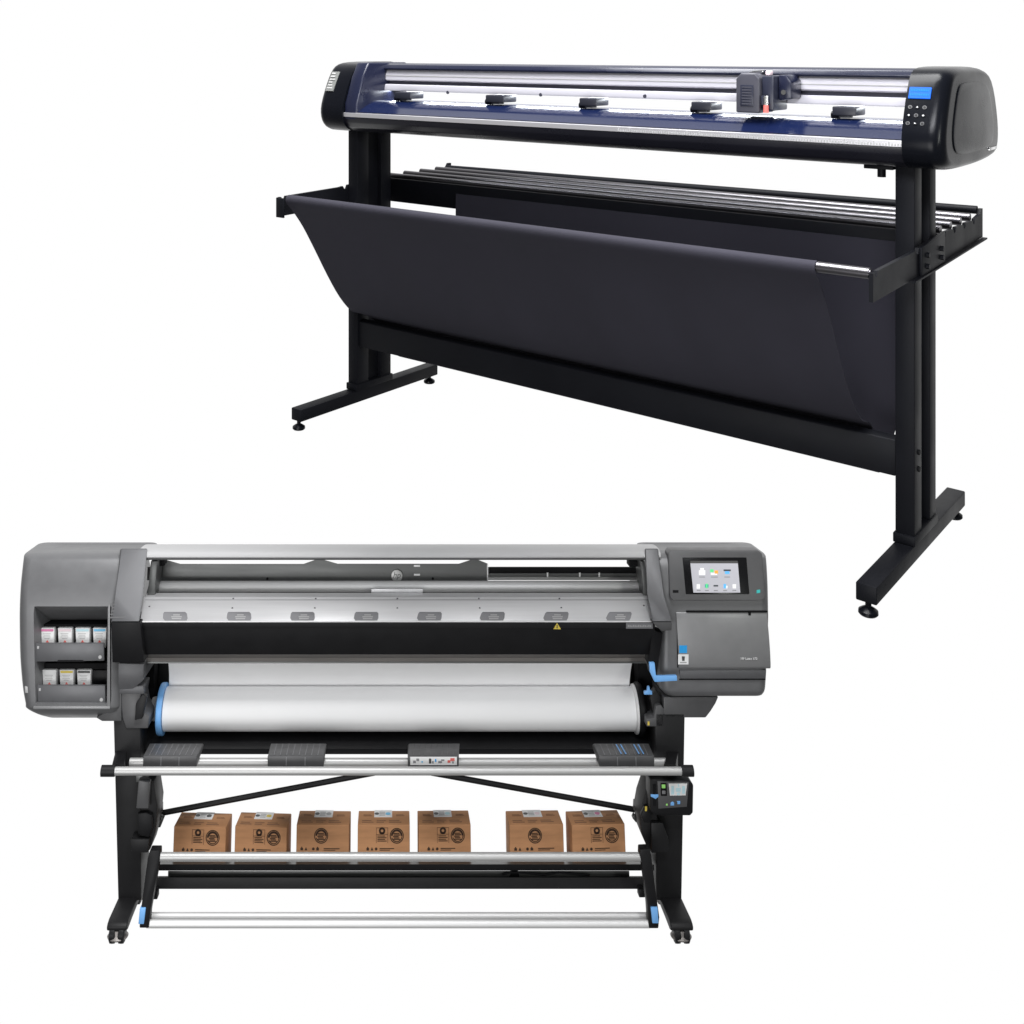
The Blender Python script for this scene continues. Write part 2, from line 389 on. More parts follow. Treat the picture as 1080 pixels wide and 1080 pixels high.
# right cap control panel: display + buttons
lcd = face_patch(1.6955, 1.7395, 1.046, 1.069, .0035, .006, 'display', M['lcd'], cr)
lt = MB()
for k, (a0, a1) in enumerate(((1.699,1.733),(1.698,1.736))):
    w = 1.0605-k*.009; u = a0
    while u < a1:
        l = random.uniform(.0015,.004)
        q = [on_face(u,w,.0040), on_face(u+l,w,.0040), on_face(u+l,w+.004,.0040), on_face(u,w+.004,.0040)]
        lt.prism(q,(0,.0006,0)); u += l+.0012
lt.build('display_text', M['lcdt'], lcd)
for r_ in range(3):
    for c_ in range(3):
        u = 1.7015+c_*.0145-r_*.0005; w = 1.028-r_*.017
        cc = on_face(u, w, .0005); n = (on_face(u, w, .01)-on_face(u, w, 0)).normalized()
        bt = MB().cyl(cc-n*.002, cc+n*.0012, .0042, n=14).build('button', M['dgrey'] if (r_+c_)%2 == 0 else M['cap'], cr)
        g = MB()
        if (r_+c_) % 2 == 1:
            g.cyl(cc+n*.0008, cc+n*.0018, .0026, n=3 if r_ != 1 else 4)
            g.build('button_mark', M['ventl'], bt)
        else:
            g.cyl(cc+n*.0013, cc+n*.0018, .0028, n=10); g.build('button_mark', M['steel'], bt)
# right side: recessed seam panel and connector
sd = MB(); sd.loft([[(1.7725+d, .40+(v-.40)*k, 1.0+(w-1.0)*k) for v, w in side if True] for d, k in ((0,.70),(.002,.695),(.003,.66))])
sp_ = sd.build('side_cover', M['cap'], cr)
MB().box((1.7715,.53,.915),(1.7745,.60,.922),.001).build('side_latch', M['chrome'], cr)
# underside bracket + knob
p = C(938, 178, v=.28)
MB().box((1.585,.24,.884),(1.648,.33,.8925),.001).build('mounting_plate', M['frame'], cut)
MB().cyl((1.617,.262,.865),(1.617,.262,.884),.009,n=16).build('knob', M['frame'], cut)

# ================================================================== LARGE FORMAT PRINTER
T = R(12); CT, ST = math.cos(T), math.sin(T); Y0 = 3.45
dz0 = -(994-HY)/F
Z0 = H + dz0*(Y0-.09*CT) - .09*ST
MP = Matrix.Translation((0, Y0, Z0)) @ Matrix.Rotation(-T, 4, 'X')
def P(px, py, y):
    """a point of the printer seen at a photo pixel, y metres behind its front plane"""
    dz = -(py-HY)/F
    z = (H-Z0+dz*(Y0+y*CT)+y*ST)/(CT-dz*ST)
    x = (px-CX)/F*(Y0+y*CT+z*ST)
    return Vector((x, y, z))
prn = thing('large_format_printer', 'wide grey and black large format printer with touch screen and blue levers on caster legs', 'printer', MP)

def plate(name, m, poly, y, th, parent=prn, bev=.002, seg=2):
    ys = y if isinstance(y, (list, tuple)) else [y]*len(poly)
    return MB().prism([P(a, b, yy) for (a, b), yy in zip(poly, ys)], (0, th, 0), bev, seg).build(name, m, parent)
def rect(x0, y0, x1, y1): return [(x0,y1),(x1,y1),(x1,y0),(x0,y0)]
def slab(name, m, x0, x1, prof, parent=prn, bev=0, x0b=None, x1b=None):
    """profile [(py, y)...] closed, swept between pixel columns x0..x1 (columns read at the first profile point)"""
    ref = prof[0]; xa = P(x0, *ref).x; xb = P(x1, *ref).x
    pts = [P(CX, py, y) for py, y in prof]
    return MB().prism([(xa, p.y, p.z) for p in pts], (xb-xa, 0, 0), bev).build(name, m, parent)

def ring(py, xl, xr, yf, yb, r, n=6):
    a = P(xl, py, yf); b = P(xr, py, yf); z = a.z; x0, x1 = a.x, b.x
    r = min(r, (x1-x0)/2.1, (yb-yf)/2.1); out = []
    for cx_, cy_, a0 in ((x1-r, yf+r, -PI/2), (x1-r, yb-r, 0), (x0+r, yb-r, PI/2), (x0+r, yf+r, PI)):
        for k in range(n+1):
            t = a0+PI/2*k/n; out.append((cx_+r*math.cos(t), cy_+r*math.sin(t), z))
    return out
def interp(rows, sub=4):
    out = []
    n = len(rows)
    for i in range(n-1):
        p0, p1, p2, p3 = rows[max(i-1,0)], rows[i], rows[i+1], rows[min(i+2,n-1)]
        for j in range(sub):
            t = j/sub
            out.append(tuple(.5*(2*b+(c-a)*t+(2*a-5*b+4*c-d)*t*t+(-a+3*b-3*c+d)*t**3) for a, b, c, d in zip(p0, p1, p2, p3)))
    out.append(rows[-1]); return out

# ---- left housing (ink bay)
rowsL = [(757,50,126,.075,.42,.03),(754,39,126,.03,.46,.03),(748.5,28.5,126,.008,.50,.03),(744,27.5,126,.002,.5,.03),(726,24,126,0,.5,.035),(695,21.5,126,0,.5,.035),(660,20.8,126,0,.5,.035),(640,21,127,.003,.5,.035),
         (620,22,130,.014,.44,.035),(604,23.6,139,.030,.36,.035),(592,25,146,.048,.30,.035),(587,26,152,.062,.27,.035),(584,30,156,.080,.25,.03),(582.3,38,158,.098,.238,.03),(581,47,158,.118,.228,.03),(580,57,158,.14,.222,.03)]
hl = MB().loft([ring(r[0], r[1]-3.2, *r[2:]) for r in interp(rowsL)]).build('ink_housing', M['grey'], prn)
bc = MB()
f = [P(35,744.5,-.02), P(115.5,744.5,-.02), P(115.5,636.5,-.02), P(32.5,636.5,-.02)]
b = [P(37,745,.16), P(112,745,.16), P(112,664,.16), P(37,664,.16)]
b = [Vector((f[0].x+.012,.16,f[0].z+.004)), Vector((f[1].x-.006,.16,f[0].z+.004)), Vector((f[1].x-.006,.16,f[2].z-.115)), Vector((f[0].x+.012,.16,f[2].z-.115))]
bc.hexa(f, b)
boolean(hl, bc)
bay = MB().box((b[0].x,.146,b[0].z-.003),(b[1].x,.1595,b[2].z+.02)).build('bay_back', M['matte'], hl)
# bay inner dark shelf structure
plate('bay_shelf', M['matte'], [(38,706),(114,706),(114,699.5),(38,699.5)], .062, .08, hl, .001)
plate('bay_shelf', M['matte'], [(38,744),(114,744),(114,741),(38,741)], .055, .08, hl, .001)
plate('bay_header', M['matte'], [(37,663),(115,663),(115,658.5),(37,658.5)], .066, .08, hl, .001)
plate('bay_side', M['matte'], [(34.5,744),(38,744),(36.5,658),(33.5,658)], .03, .11, hl, 0)
for (x0,x1,y0,y1) in ((37.2,110,678.6,698),(39,111.4,723,743)):
    d = plate('cartridge_drawer', M['pillar'], [(x0+1,y1),(x1,y1-1),(x1-.6,y0),(x0,y0)], .012, .012, hl, .002)
    plate('drawer_finger_slot', M['matte'], [(x0+22,y1+.3),(x0+52,y1+.1),(x0+50,y1-1.8),(x0+24,y1-1.8)], .0113, .002, d, 0)
    c = P(x1-4.5, y1-5, .012)
    MB().cyl((c.x,.0123,c.z),(c.x,.0112,c.z),.0055,n=20).build('drawer_emblem', M['ventl'], d)
    c = P(x0+3, y0+4.2, .012)
    MB().box((c.x-.003,.0114,c.z-.004),(c.x+.003,.0123,c.z+.004)).build('drawer_mark', M['ventl'], d)
    plate('drawer_tray', M['matte'], [(x0+2,y1-4),(x1-2,y1-4),(x1-2,y0+5),(x0+2,y0+5)], .0245, .10, d, 0)
plate('housing_latch', M['ventl'], [(26.4,731),(29.6,731),(29.2,724),(26,724)], .0015, .01, hl, .001)
plate('bay_trim', M['door'], [(112.6,745),(116.2,745),(115.8,637),(113.6,641)], -.0015, .006, hl, .001)
plate('bay_sill', M['door'], [(35,748),(116,748),(116,745),(35,745)], -.0025, .012, hl, .001)
# empty dark slot in lower row
plate('empty_slot', M['black'], rect(98,707,113,721.5), .06, .02, hl, .001)

# ---- cartridges (each a thing, standing in its drawer)
def cartridge(x0, x1, y0, y1, stripe, label, yf):
    base = P((x0+x1)/2, y1, yf)
    t = thing('ink_cartridge', label, 'ink cartridge', MP @ Matrix.Translation(base), 'ink cartridges in the drawers')
    pts = [P(x0+1,y1+6,yf)-base, P(x1-1,y1+6,yf)-base, P(x1,y0,yf)-base, P(x0,y0,yf)-base]
    MB().prism(pts, (0,.06,0), .002).build('body', M['cart'], t)
    q = lambda a, b, o=-.0008: P(a, b, yf+o)-base
    if stripe:
        MB().prism([q(x0+1.2,y0+3.4),q(x1-1.2,y0+3.4),q(x1-1,y0+1),q(x0+1,y0+1)],(0,.0006,0)).build('colour_stripe', M[stripe], t)
    xm = (x0+x1)/2
    MB().prism([q(xm-1.7,y1),q(xm+1.7,y1),q(xm,y1-2.6)],(0,.0006,0)).build('arrow', M['red'], t)
    pr = MB()
    for k in range(4):
        w = (4.6,3.8,4.4,3.2)[k]
        pr.prism([q(xm-w,y0+6+k*1.7),q(xm+w*.8,y0+6+k*1.7),q(xm+w*.8,y0+5.5+k*1.7),q(xm-w,y0+5.5+k*1.7)],(0,.0006,0))
    pr.build('print', M['ventl'], t)
for a in ((42.3,57.4,662.5,677.5,'mag','white ink cartridge with magenta stripe in the upper drawer'),
          (60.9,76,662.5,677.5,'lmag','white ink cartridge with pale pink stripe in the upper drawer'),
          (79.3,94.6,662.5,677.5,'lcy','white ink cartridge with pale cyan stripe in the upper drawer'),
          (97.8,112.2,662.5,677.5,'cyan','white ink cartridge with bright blue stripe in the upper drawer'),
          (44.6,59.4,706.5,722,None,'plain white ink cartridge without a stripe in the lower drawer'),
          (62.6,77.8,706.5,722,'yellow','white ink cartridge with yellow stripe in the lower drawer'),
          (81,96,706.5,722,'kprint','white ink cartridge with dark grey stripe in the lower drawer')):
    cartridge(*a, yf=.05)

# ---- right housing
rowsR = [(734,703,805,.012,.45,.03),(731,700,807,.004,.48,.03),(726,697,808,.001,.5,.03),(708,696,809,0,.5,.03),(660,696,811,0,.5,.03),(645,695,811,.002,.5,.03),
         (620,694,810.5,.014,.44,.03),(600,691,809.5,.033,.36,.03),(590,687,808.6,.050,.30,.03),(587,684,807.8,.060,.27,.03),(584,683,804.5,.078,.25,.03),(582,683,796,.098,.238,.03),(580.4,683,787,.118,.228,.03),(579.4,683,775,.14,.222,.03)]
hr = MB().loft([ring(r[0], r[1], r[2]+1.8, *r[3:]) for r in interp(rowsR)]).build('control_housing', M['grey'], prn)
plate('lower_skirt', M['dgrey'], [(700,757.2),(744.5,757.2),(750,750),(755,742),(758,735),(700,735)], .03, .30, hr, .004)
dr = slab('service_door', M['door'], 716, 812.6, [(705,-.004),(703.8,-.008),(700,-.0105),(690,-.0128),(680,-.0130),(670,-.0118),(660,-.0092),(652,-.0062),(647,-.0032),(645.5,-.001),(645.5,.03),(705,.03)], hr, .0012)
plate('door_gap', M['matte'], [(724,646.0),(809.5,646.0),(809.5,644.4),(724,644.4)], -.0050, .006, hr, 0)
plate('door_notch', M['matte'], [(789.5,649),(792,649),(792,646),(789.5,646)], -.0062, .004, dr, 0)
plate('lower_drawer', M['pillar'], [(717.5,716),(807.8,716),(808.4,706.8),(716.5,706.8)], -.004, .03, hr, .002)
plate('drawer_gap', M['matte'], [(716.5,717.2),(807.6,717.2),(807.6,716.2),(716.5,716.2)], -.0035, .01, hr, 0)
plate('side_seam', M['matte'], [(714.2,704),(715.2,704),(715.2,648),(713.8,648)], -.001, .01, hr, 0)
# stickers, model text
plate('blue_sticker', M['sblue'], rect(716.5,680.8,724.6,688.8), -.0142, .0012, dr, 0)
ws = plate('white_sticker', M['white'], rect(715.2,690.2,726.2,700.8), -.0142, .0012, dr, 0)
plate('sticker_print', M['kprint'], [(719.5,697),(722,697),(722.4,692.5),(719.2,692.2)], -.0150, .0008, ws, 0)
plate('sticker_print', M['gprint'], rect(717.2,698.2,724.2,699.2), -.0150, .0008, ws, 0)
tp = P(790, 694.8, -.0128)
text('model_lettering', 'HP Latex 370', .0098, M['white'], frame_mat(tp, (1,0,0), (0,0,1)), dr)
tp = P(758, 637.6, -.001)
# touch panel, leaning back
ytop, ybot = .052, -.006
def yl(py): return ybot+(ytop-ybot)*(633.5-py)/(633.5-580.5)
def lean(name, m, poly, off, th, parent, bev=.0):
    return MB().prism([P(a, b, yl(b)+off) for a, b in poly], (0, th, 0), bev, 3).build(name, m, parent)
tp_ = lean('touch_panel', M['dgrey'], [(710,633.6),(804,633.6),(807.6,630),(804,584),(800,580.6),(707,580.6),(704.6,584),(706.6,629.5)], -.004, .05, hr, .003)
gl_ = lean('panel_glass', M['glass'], [(723.4,626.6),(790.4,626.6),(787.3,588),(719.8,588)], -.0055, .004, tp_, .0005)
sc_ = lean('touch_display', M['screen'], [(731.4,625),(780.8,625),(778.2,594.2),(728.2,594.2)], -.0067, .003, gl_)
lean('display_bar', M['kprint'], [(728.2,594.1),(778.2,594.1),(777.9,591.6),(727.9,591.6)], -.0067, .003, gl_)
def icon(m, x, y, w, h): lean('screen_icon', M[m], [(x-w,y+h),(x+w,y+h),(x+w,y-h),(x-w,y-h)], -.0073, .001, sc_)
def ic(parts):
    for m, x, y, w, h in parts: icon(m, x, y, w, h)
M['iw'] = mat('icon_white', (.8,.8,.8), .4, emit=((.9,.9,.92), .22)); M['ig'] = mat('icon_green', (.1,.6,.2), .4, emit=((.1,.7,.25), .4))
M['io'] = mat('icon_orange', (.8,.3,.05), .4, emit=((.9,.4,.05), .4)); M['ib'] = mat('icon_blue', (.1,.4,.8), .4, emit=((.1,.4,.85), .4))
M['ik'] = mat('icon_dark', (.05,.06,.07), .4)
ic([('iw',740.5,604,3.4,2.5),('iw',740.5,600.3,2,1.2),('ig',750.8,602,1.8,1.5),('io',755.5,603.5,1.8,1.8),('iw',753,605.2,3.4,1.2),('ik',767,601.5,3.8,.9),('ib',767,604,2.4,1.4),
    ('iw',736.5,618.5,1.8,2.4),('ib',736.3,619,.8,1.4),('teal',745.4,618,1.9,1.7),('ig',745.4,618,.9,2.4),('ik',755,617.8,2.4,.8),('ib',764.5,618.2,1.3,2.3),('iw',766.6,619.2,.8,1.4),('iw',774.5,618.4,1.8,2.2)])
tx = MB()
for x, y, w in ((740.5,608.6,3),(753.5,608.6,3.6),(767,608.6,3),(737,622.8,2),(745.5,622.8,2),(755,622.8,2),(764.8,622.8,2),(774.5,622.8,2)):
    tx.prism([P(a,b,yl(b)-.0073) for a,b in ((x-w,y+.35),(x+w,y+.35),(x+w,y-.35),(x-w,y-.35))],(0,.001,0))
tx.build('screen_caption', M['grink'], sc_)
lean('usb_slot', M['matte'], rect(709.6,622.4,715.6,625.2), -.0048, .004, tp_)
lean('power_button', M['teal'], [(798,625.8),(801.8,625.2),(801.8,621.8),(798,622.4)], -.0048, .004, tp_)

# ---- centre: top cover, window, sloping silver panel, black fascia
XL, XR = 126.3, 697
slab('top_cover', M['cover'], 146, 697, [(589.3,.047),(587.5,.044),(584,.048),(581.5,.055),(579,.071),(577.2,.090),(575.6,.117),(574.4,.147),(574.0,.175),(574.2,.20),(579,.225),(587,.26),(587.5,.25),(588.6,.10),(589.3,.06)])
slab('cover_seam', M['dgrey'], 150, 692, [(590.6,.049),(588.8,.0445),(588.8,.06),(590.6,.06)])
# pillars
pL = MB().hexa([P(117,655.5,-.075),P(147,655.5,-.075),P(151,627,-.012),P(155.5,578.5,.05),P(127,578.5,.05),P(122,628,-.012)],
               [P(117,655.5,.10)+Vector((0,0,0)),P(147,655.5,.10),P(151,627,.14),P(155.5,578.5,.19),P(127,578.5,.19),P(122,628,.14)], .004).build('pillar', M['pillar'], prn)
for k in range(6):
    y = 633+k*3.5; x = 119.6-k*.9
    f = lambda py: -.012+(py-628)/27.5*(-.063)
    MB().prism([P(x,y+1.6,f(y+1.6)-.0012),P(x+17,y+1.2,f(y+1.2)-.0012),P(x+18,y-.2,f(y-.2)-.0012),P(x+1,y+.2,f(y+.2)-.0012)],(0,.004,0)).build('vent_slot', M['dgrey'], pL)
pR = MB().hexa([P(687.8,655.5,-.075),P(708.5,655.5,-.075),P(700,627,-.012),P(694,578.5,.05),P(679.8,578.5,.05),P(682.5,627,-.012)],
               [P(687.8,655.5,.10),P(708.5,655.5,.10),P(700,627,.14),P(694,578.5,.19),P(679.8,578.5,.19),P(682.5,627,.14)], .004).build('pillar', M['pillar'], prn)
plate('pillar_foot', M['black'], [(118.5,699),(152,699),(148,656.3),(117,656.3)], [-.045,-.045,-.074,-.074], .12, pL, .003)
plate('pillar_foot', M['dgrey'], [(698,666),(708.5,665),(709,656.3),(688,656.3)], [-.07,-.07,-.074,-.074], .10, pR, .003)
plate('pillar_dark_gap', M['matte'], [(684,700),(692,716),(699,668),(688,664)], -.035, .06, pR, .001)  # solid matte black block below the right pillar

# window interior
wn = slab('window_back', M['alu'], 155, 692, [(612,.215),(598,.215),(598,.23),(612,.23)])
plate('guard_plate', M['plate'], [(166,613.5),(514,613.5),(514,594.5),(504,590.5),(497,590.5),(484,594.8),(356,594.8),(342,590.8),(332,590.8),(320,595),(190,595),(176,591),(166,591)], .19, .004, prn, 0)
ge = plate('plate_edge', M['bright'], rect(513.6,594.8,514.8,612.5), .188, .003, prn, 0)
plate('head_rail', M['matte'], rect(516,598.5,690,604.5), .20, .01, prn, 0)
plate('head_rail', M['plate'], rect(516,604.8,690,608.5), .195, .012, prn, 0)
for x in (577.5,611.5,632): plate('rail_stop', M['bright'], rect(x-.8,604,x+.8,608.6), .19, .003, prn, 0)
MB().cyl(P(160,619,.150), P(685,619,.150), .0185, n=40).build('curing_bar', M['bright'], prn)
slab('bar_seat', M['panel'], 158, 687, [(612.5,.186),(626,.14),(626,.20),(612.5,.20)])
plate('bar_slot', M['matte'], rect(157,625.4,688,630), .11, .01, prn, 0)
cb = plate('centre_bracket', M['panel'], rect(391.5,621,446,629), .095, .01, prn, .001)
plate('window_side', M['plate'], [(155.5,629),(163,629),(165.5,592),(159,592)], .06, .10, prn, .001)
plate('window_side', M['plate'], [(679,629),(684,629),(680,592),(676,592)], .06, .10, prn, .001)
plate('corner_block', M['matte'], rect(165,590.5,173,597), .12, .05, prn, .001)
plate('corner_block', M['matte'], rect(664,591.5,677,598), .12, .05, prn, .001)
ep = P(418.6, 607, .188)
em = MB().cyl((ep.x,.1885,ep.z),(ep.x,.183,ep.z),.0195,n=36,bev=.001).build('emblem', M['alu'], prn)
text('emblem_lettering', 'hp', .027, M['plate'], frame_mat(Vector((ep.x-.001,.1824,ep.z+.002)), (1,0,0), (0,0,1)), em, shear=.25)
for y in (596.9,606.2): plate('plate_slot', M['bright'], rect(436.5,y-1,443,y+.9), .188, .002, prn, 0)
for x, y in ((282,610.2),(456.5,610)):
    c = P(x, y, .1885); MB().cyl((c.x,.1885,c.z),(c.x,.186,c.z),.004,n=10).build('plate_screw', M['matte'], prn)

# sloping silver panel
def ys(py): return .040+(py-629.5)/(655.8-629.5)*(-.045-.040)
def slope(name, m, poly, off, th, parent, bev=0):
    return MB().prism([P(a, b, ys(b)+off) for a, b in poly], (0, th, 0), bev).build(name, m, parent)
sp2 = slope('front_panel', M['panel'], [(147.5,655.8),(689,655.8),(683.5,629.5),(152,629.5)], 0, .05, prn, .001)
slope('panel_seam', M['vent'], [(153,633.0),(683.8,633.0),(683.6,632.4),(153.2,632.4)], -.0006, .001, sp2)
slope('panel_lip', M['bright'], [(147.3,656.2),(689,656.2),(689,655.3),(147.6,655.3)], -.0014, .004, sp2)
for x in (184.6,252,319,386.2,453,519.3,586.5,652.8):
    sh = (x-418)/418*1.6
    o = slope('air_vent', M['vent'], [(x-13.2-sh*.5,652),(x-11.5-sh*.8,654.4),(x+11.6-sh*.8,654.4),(x+12.8-sh*.5,652),(x+13+sh*.6,647.2),(x+11.6+sh,645.4),(x-10.6+sh,645.4),(x-12+sh*.6,647.2)], -.001, .0014, sp2)
    m = MB()
    for k in range(3):
        y = 648+k*2; w = (4,6,5.5)[k]
        m.prism([P(a, b, ys(b)-.0017) for a, b in ((x-w+2,y+1.1),(x+w+1,y+1.1),(x+w+1,y),(x-w+2,y))], (0,.001,0))
    m.build('vent_mark', M['ventl'], o)
for x, y in ((245,641.5),(332,641.5),(419,641.5),(506,641.5),(592,641.2),(246,631.6),(333,631.6),(419,631.6),(505,631.6),(590,631.6),(157.5,640),(679,639)):
    c = P(x, y, ys(y)); MB().cyl((c.x, c.y+.001, c.z), (c.x, c.y-.0015, c.z), .0032, n=10).build('panel_screw', M['dgrey'], sp2)

# black fascia
def yb_(py): return -.046+(py-656.4)/(690-656.4)*.028
fa = MB().prism([P(a, b, yb_(b)) for a, b in ((152.5,690.5),(690,690.5),(691,656.4),(147.5,656.4))], (0,.07,0), .0015).build('fascia', M['black'], prn)
MB().prism([P(a, b, yb_(b)-.003) for a, b in ((149,662.6),(690.5,662.6),(691,656.6),(147.8,656.6))], (0,.006,0), .0008).build('fascia_trim', M['steel'], fa)
def onf(name, m, poly, off, parent): return MB().prism([P(a, b, yb_(b)-off) for a, b in poly], (0,.0008,0)).build(name, m, parent)
wt = onf('warning_triangle', M['yellow'], [(583.6,663.6),(591.6,663.6),(587.6,656.9)], .0042, fa)
onf('warning_mark', M['kprint'], [(587,662.6),(588.2,662.6),(588.1,659.2),(587.1,659.2)], .0052, wt)
fs = onf('fascia_sticker', M['vent'], rect(660.3,657.2,688.6,663), .0042, fa)
m = MB()
for i in range(14):
    x = 662.2+i*1.8; m.prism([P(a, b, yb_(b)-.0052) for a, b in rect(x, 659.3+(i%3)*.3, x+1.2, 661.2)], (0,.0008,0))
m.build('sticker_print', M['ventl'], fs)

# exit strip, inner dark box
slab('exit_strip', M['plate2'], 153, 690, [(697.8,.060),(694,.064),(691,.075),(688,.09),(688,.12),(697.8,.12)])
slab('strip_edge', M['plate'], 155, 682, [(699.6,.058),(697.9,.0585),(697.9,.10),(699.6,.10)])
slab('back_panel', M['black'], 128, 706, [(792,.27),(690,.31),(690,.33),(792,.33)])
slab('belly_panel', M['black'], 150, 688, [(791,.10),(784,.115),(768,.19),(760,.24),(760,.26),(791,.26)])
slab('lower_lip', M['matte'], 150, 690, [(795.5,.085),(790,.085),(789,.15),(795.5,.15)])

# ---- media roll (a thing lying in the brackets): paper, web, flanges, spindle
rc = P(420, 747.5, .15); xl, xr_ = P(175,747.5,.15).x, P(667,747.5,.15).x; RR = .0655
roll = thing('media_roll', 'wide roll of blank white paper hung below the printer between blue and black hubs', 'paper roll', MP @ Matrix.Translation(rc))
MB().cyl((xl-rc.x,0,0),(xr_-rc.x,0,0),RR,n=64).build('paper', M['paper'], roll)
wp = []
y1 = .155+.0; 
for t in range(9):
    a = t/8
    w0 = Vector((0, .030, .0585)); w1 = P(420, 698.6, .062)-rc
    q = w0.lerp(w1, a); q.y += .006*math.sin(PI*a)
    wp.append([(xl-rc.x+.002+.017*a, q.y, q.z), (0, q.y, q.z), (xr_-rc.x-.002-.010*a, q.y, q.z)])
MB().sheet(wp, .0006).build('paper_web', M['paper'], roll)
fx = xl-rc.x
MB().lathe((fx-.022,0,0),(1,0,0),[(0,.070),(.003,.0765),(.008,.078),(.018,.078),(.0205,.077),(.021,.060)],48).build('blue_hub', M['blue'], roll)
MB().lathe((fx-.050,0,0),(1,0,0),[(0,.022),(.004,.034),(.012,.036),(.0215,.036)],24).build('hub_knob', M['ventl'], roll)
MB().cyl((fx-.10,0,0),(fx-.0505,0,0),.012,n=16).build('spindle', M['steel'], roll)
gx = xr_-rc.x
MB().lathe((gx+.0005,0,0),(1,0,0),[(0,.0665),(.003,.073),(.007,.0745),(.009,.074)],48).build('roll_end', M['cart'], roll)
MB().lathe((gx+.0145,0,0),(1,0,0),[(-.004,.074),(.0,.079),(.010,.080),(.018,.075),(.024,.060),(.055,.05),(.07,.035)],40).build('black_hub', M['black'], roll)

# side brackets
plate('side_bracket', M['pillar'], [(113.5,727),(140,727),(151,718),(152,700),(119,699.3),(114,699.3)], .015, .25, prn, .003)
plate('side_bracket', M['dgrey'], [(107.5,760.8),(128,760.8),(128,727.3),(114,727.3),(116,748),(101,757)], .02, .25, prn, .003)
plate('spindle_bracket', M['dgrey'], [(133,768.5),(156,768.5),(157,757),(150,750),(148,738),(150,727),(126,727),(129,757)], .025, .12, prn, .004)
plate('spindle_clip', M['steel'], [(142,760),(150,758),(155,735),(150,732),(143,742)], .012, .02, prn, .003)
plate('bracket_trim', M['pillar'], [(124,732),(152,732),(151,723),(126,725)], .018, .03, prn, .002)
plate('side_bracket', M['matte'], [(676,800),(706,800),(706,700),(672,700)], .20, .06, prn, .003)
plate('spindle_bracket', M['dgrey'], [(682,766.5),(700,766.5),(700.5,748),(697,743.5),(692,744),(690,757),(682,758)], .03, .10, prn, .003)
plate('spindle_clip', M['steel'], [(690,760),(697,758),(697,735),(692,728),(686,735)], .05, .04, prn, .002)
plate('bracket_mark', M['yellow'], rect(683,761,685,765), .0285, .001, prn, 0)
plate('side_bracket', M['matte'], [(125,800),(160,800),(163,700),(128,700)], .21, .06, prn, .003)
# blue levers
lv = plate('blue_lever', M['blue'], [(685.6,709),(690.6,719.5),(714.5,718.2),(714,712.6),(692,713.2),(690.5,698.8),(684.8,698.8)], -.045, .014, prn, .002)
plate('blue_latch', M['blue'], [(679.5,732.8),(688,732.8),(688,729),(685.8,728.5),(685,724),(683,724.5),(682.5,729),(679.5,729.5)], .0, .012, prn, .0015)

# ---- media table: rods, guides
def rod(name, m, x0, x1, py0, py1, y, parent=prn, n=32):
    c = P(CX, (py0+py1)/2, y); r = (P(CX,py0,y)-P(CX,py1,y)).length*.5*.93
    a = P(x0, (py0+py1)/2, y).x; b = P(x1, (py0+py1)/2, y).x
    return MB().cyl((a,y,c.z),(b,y,c.z),r,n=n).build(name, m, parent)
rod('table_rod', M['alu'], 121.5, 718.5, 808.3, 818, -.15)
rod('rod_end', M['steel'], 107, 121.3, 806.5, 819.5, -.15); rod('rod_end', M['steel'], 718.7, 731, 806.5, 819.5, -.15)
rod('inner_rod', M['alu'], 137, 705, 799, 808.3, -.045)
for side_, xs in (('l',(118,140)),('r',(700,722))):
    MB().hexa([P(xs[0],816,-.13),P(xs[1]-9,816,-.13),P(xs[1]-9,806,-.13),P(xs[0],806,-.13)],
              [P(xs[0]+4,812,.06),P(xs[1]-6,812,.06),P(xs[1]-6,790,.06),P(xs[0]+4,790,.06)], .004).build('rod_bracket', M['black'], prn)
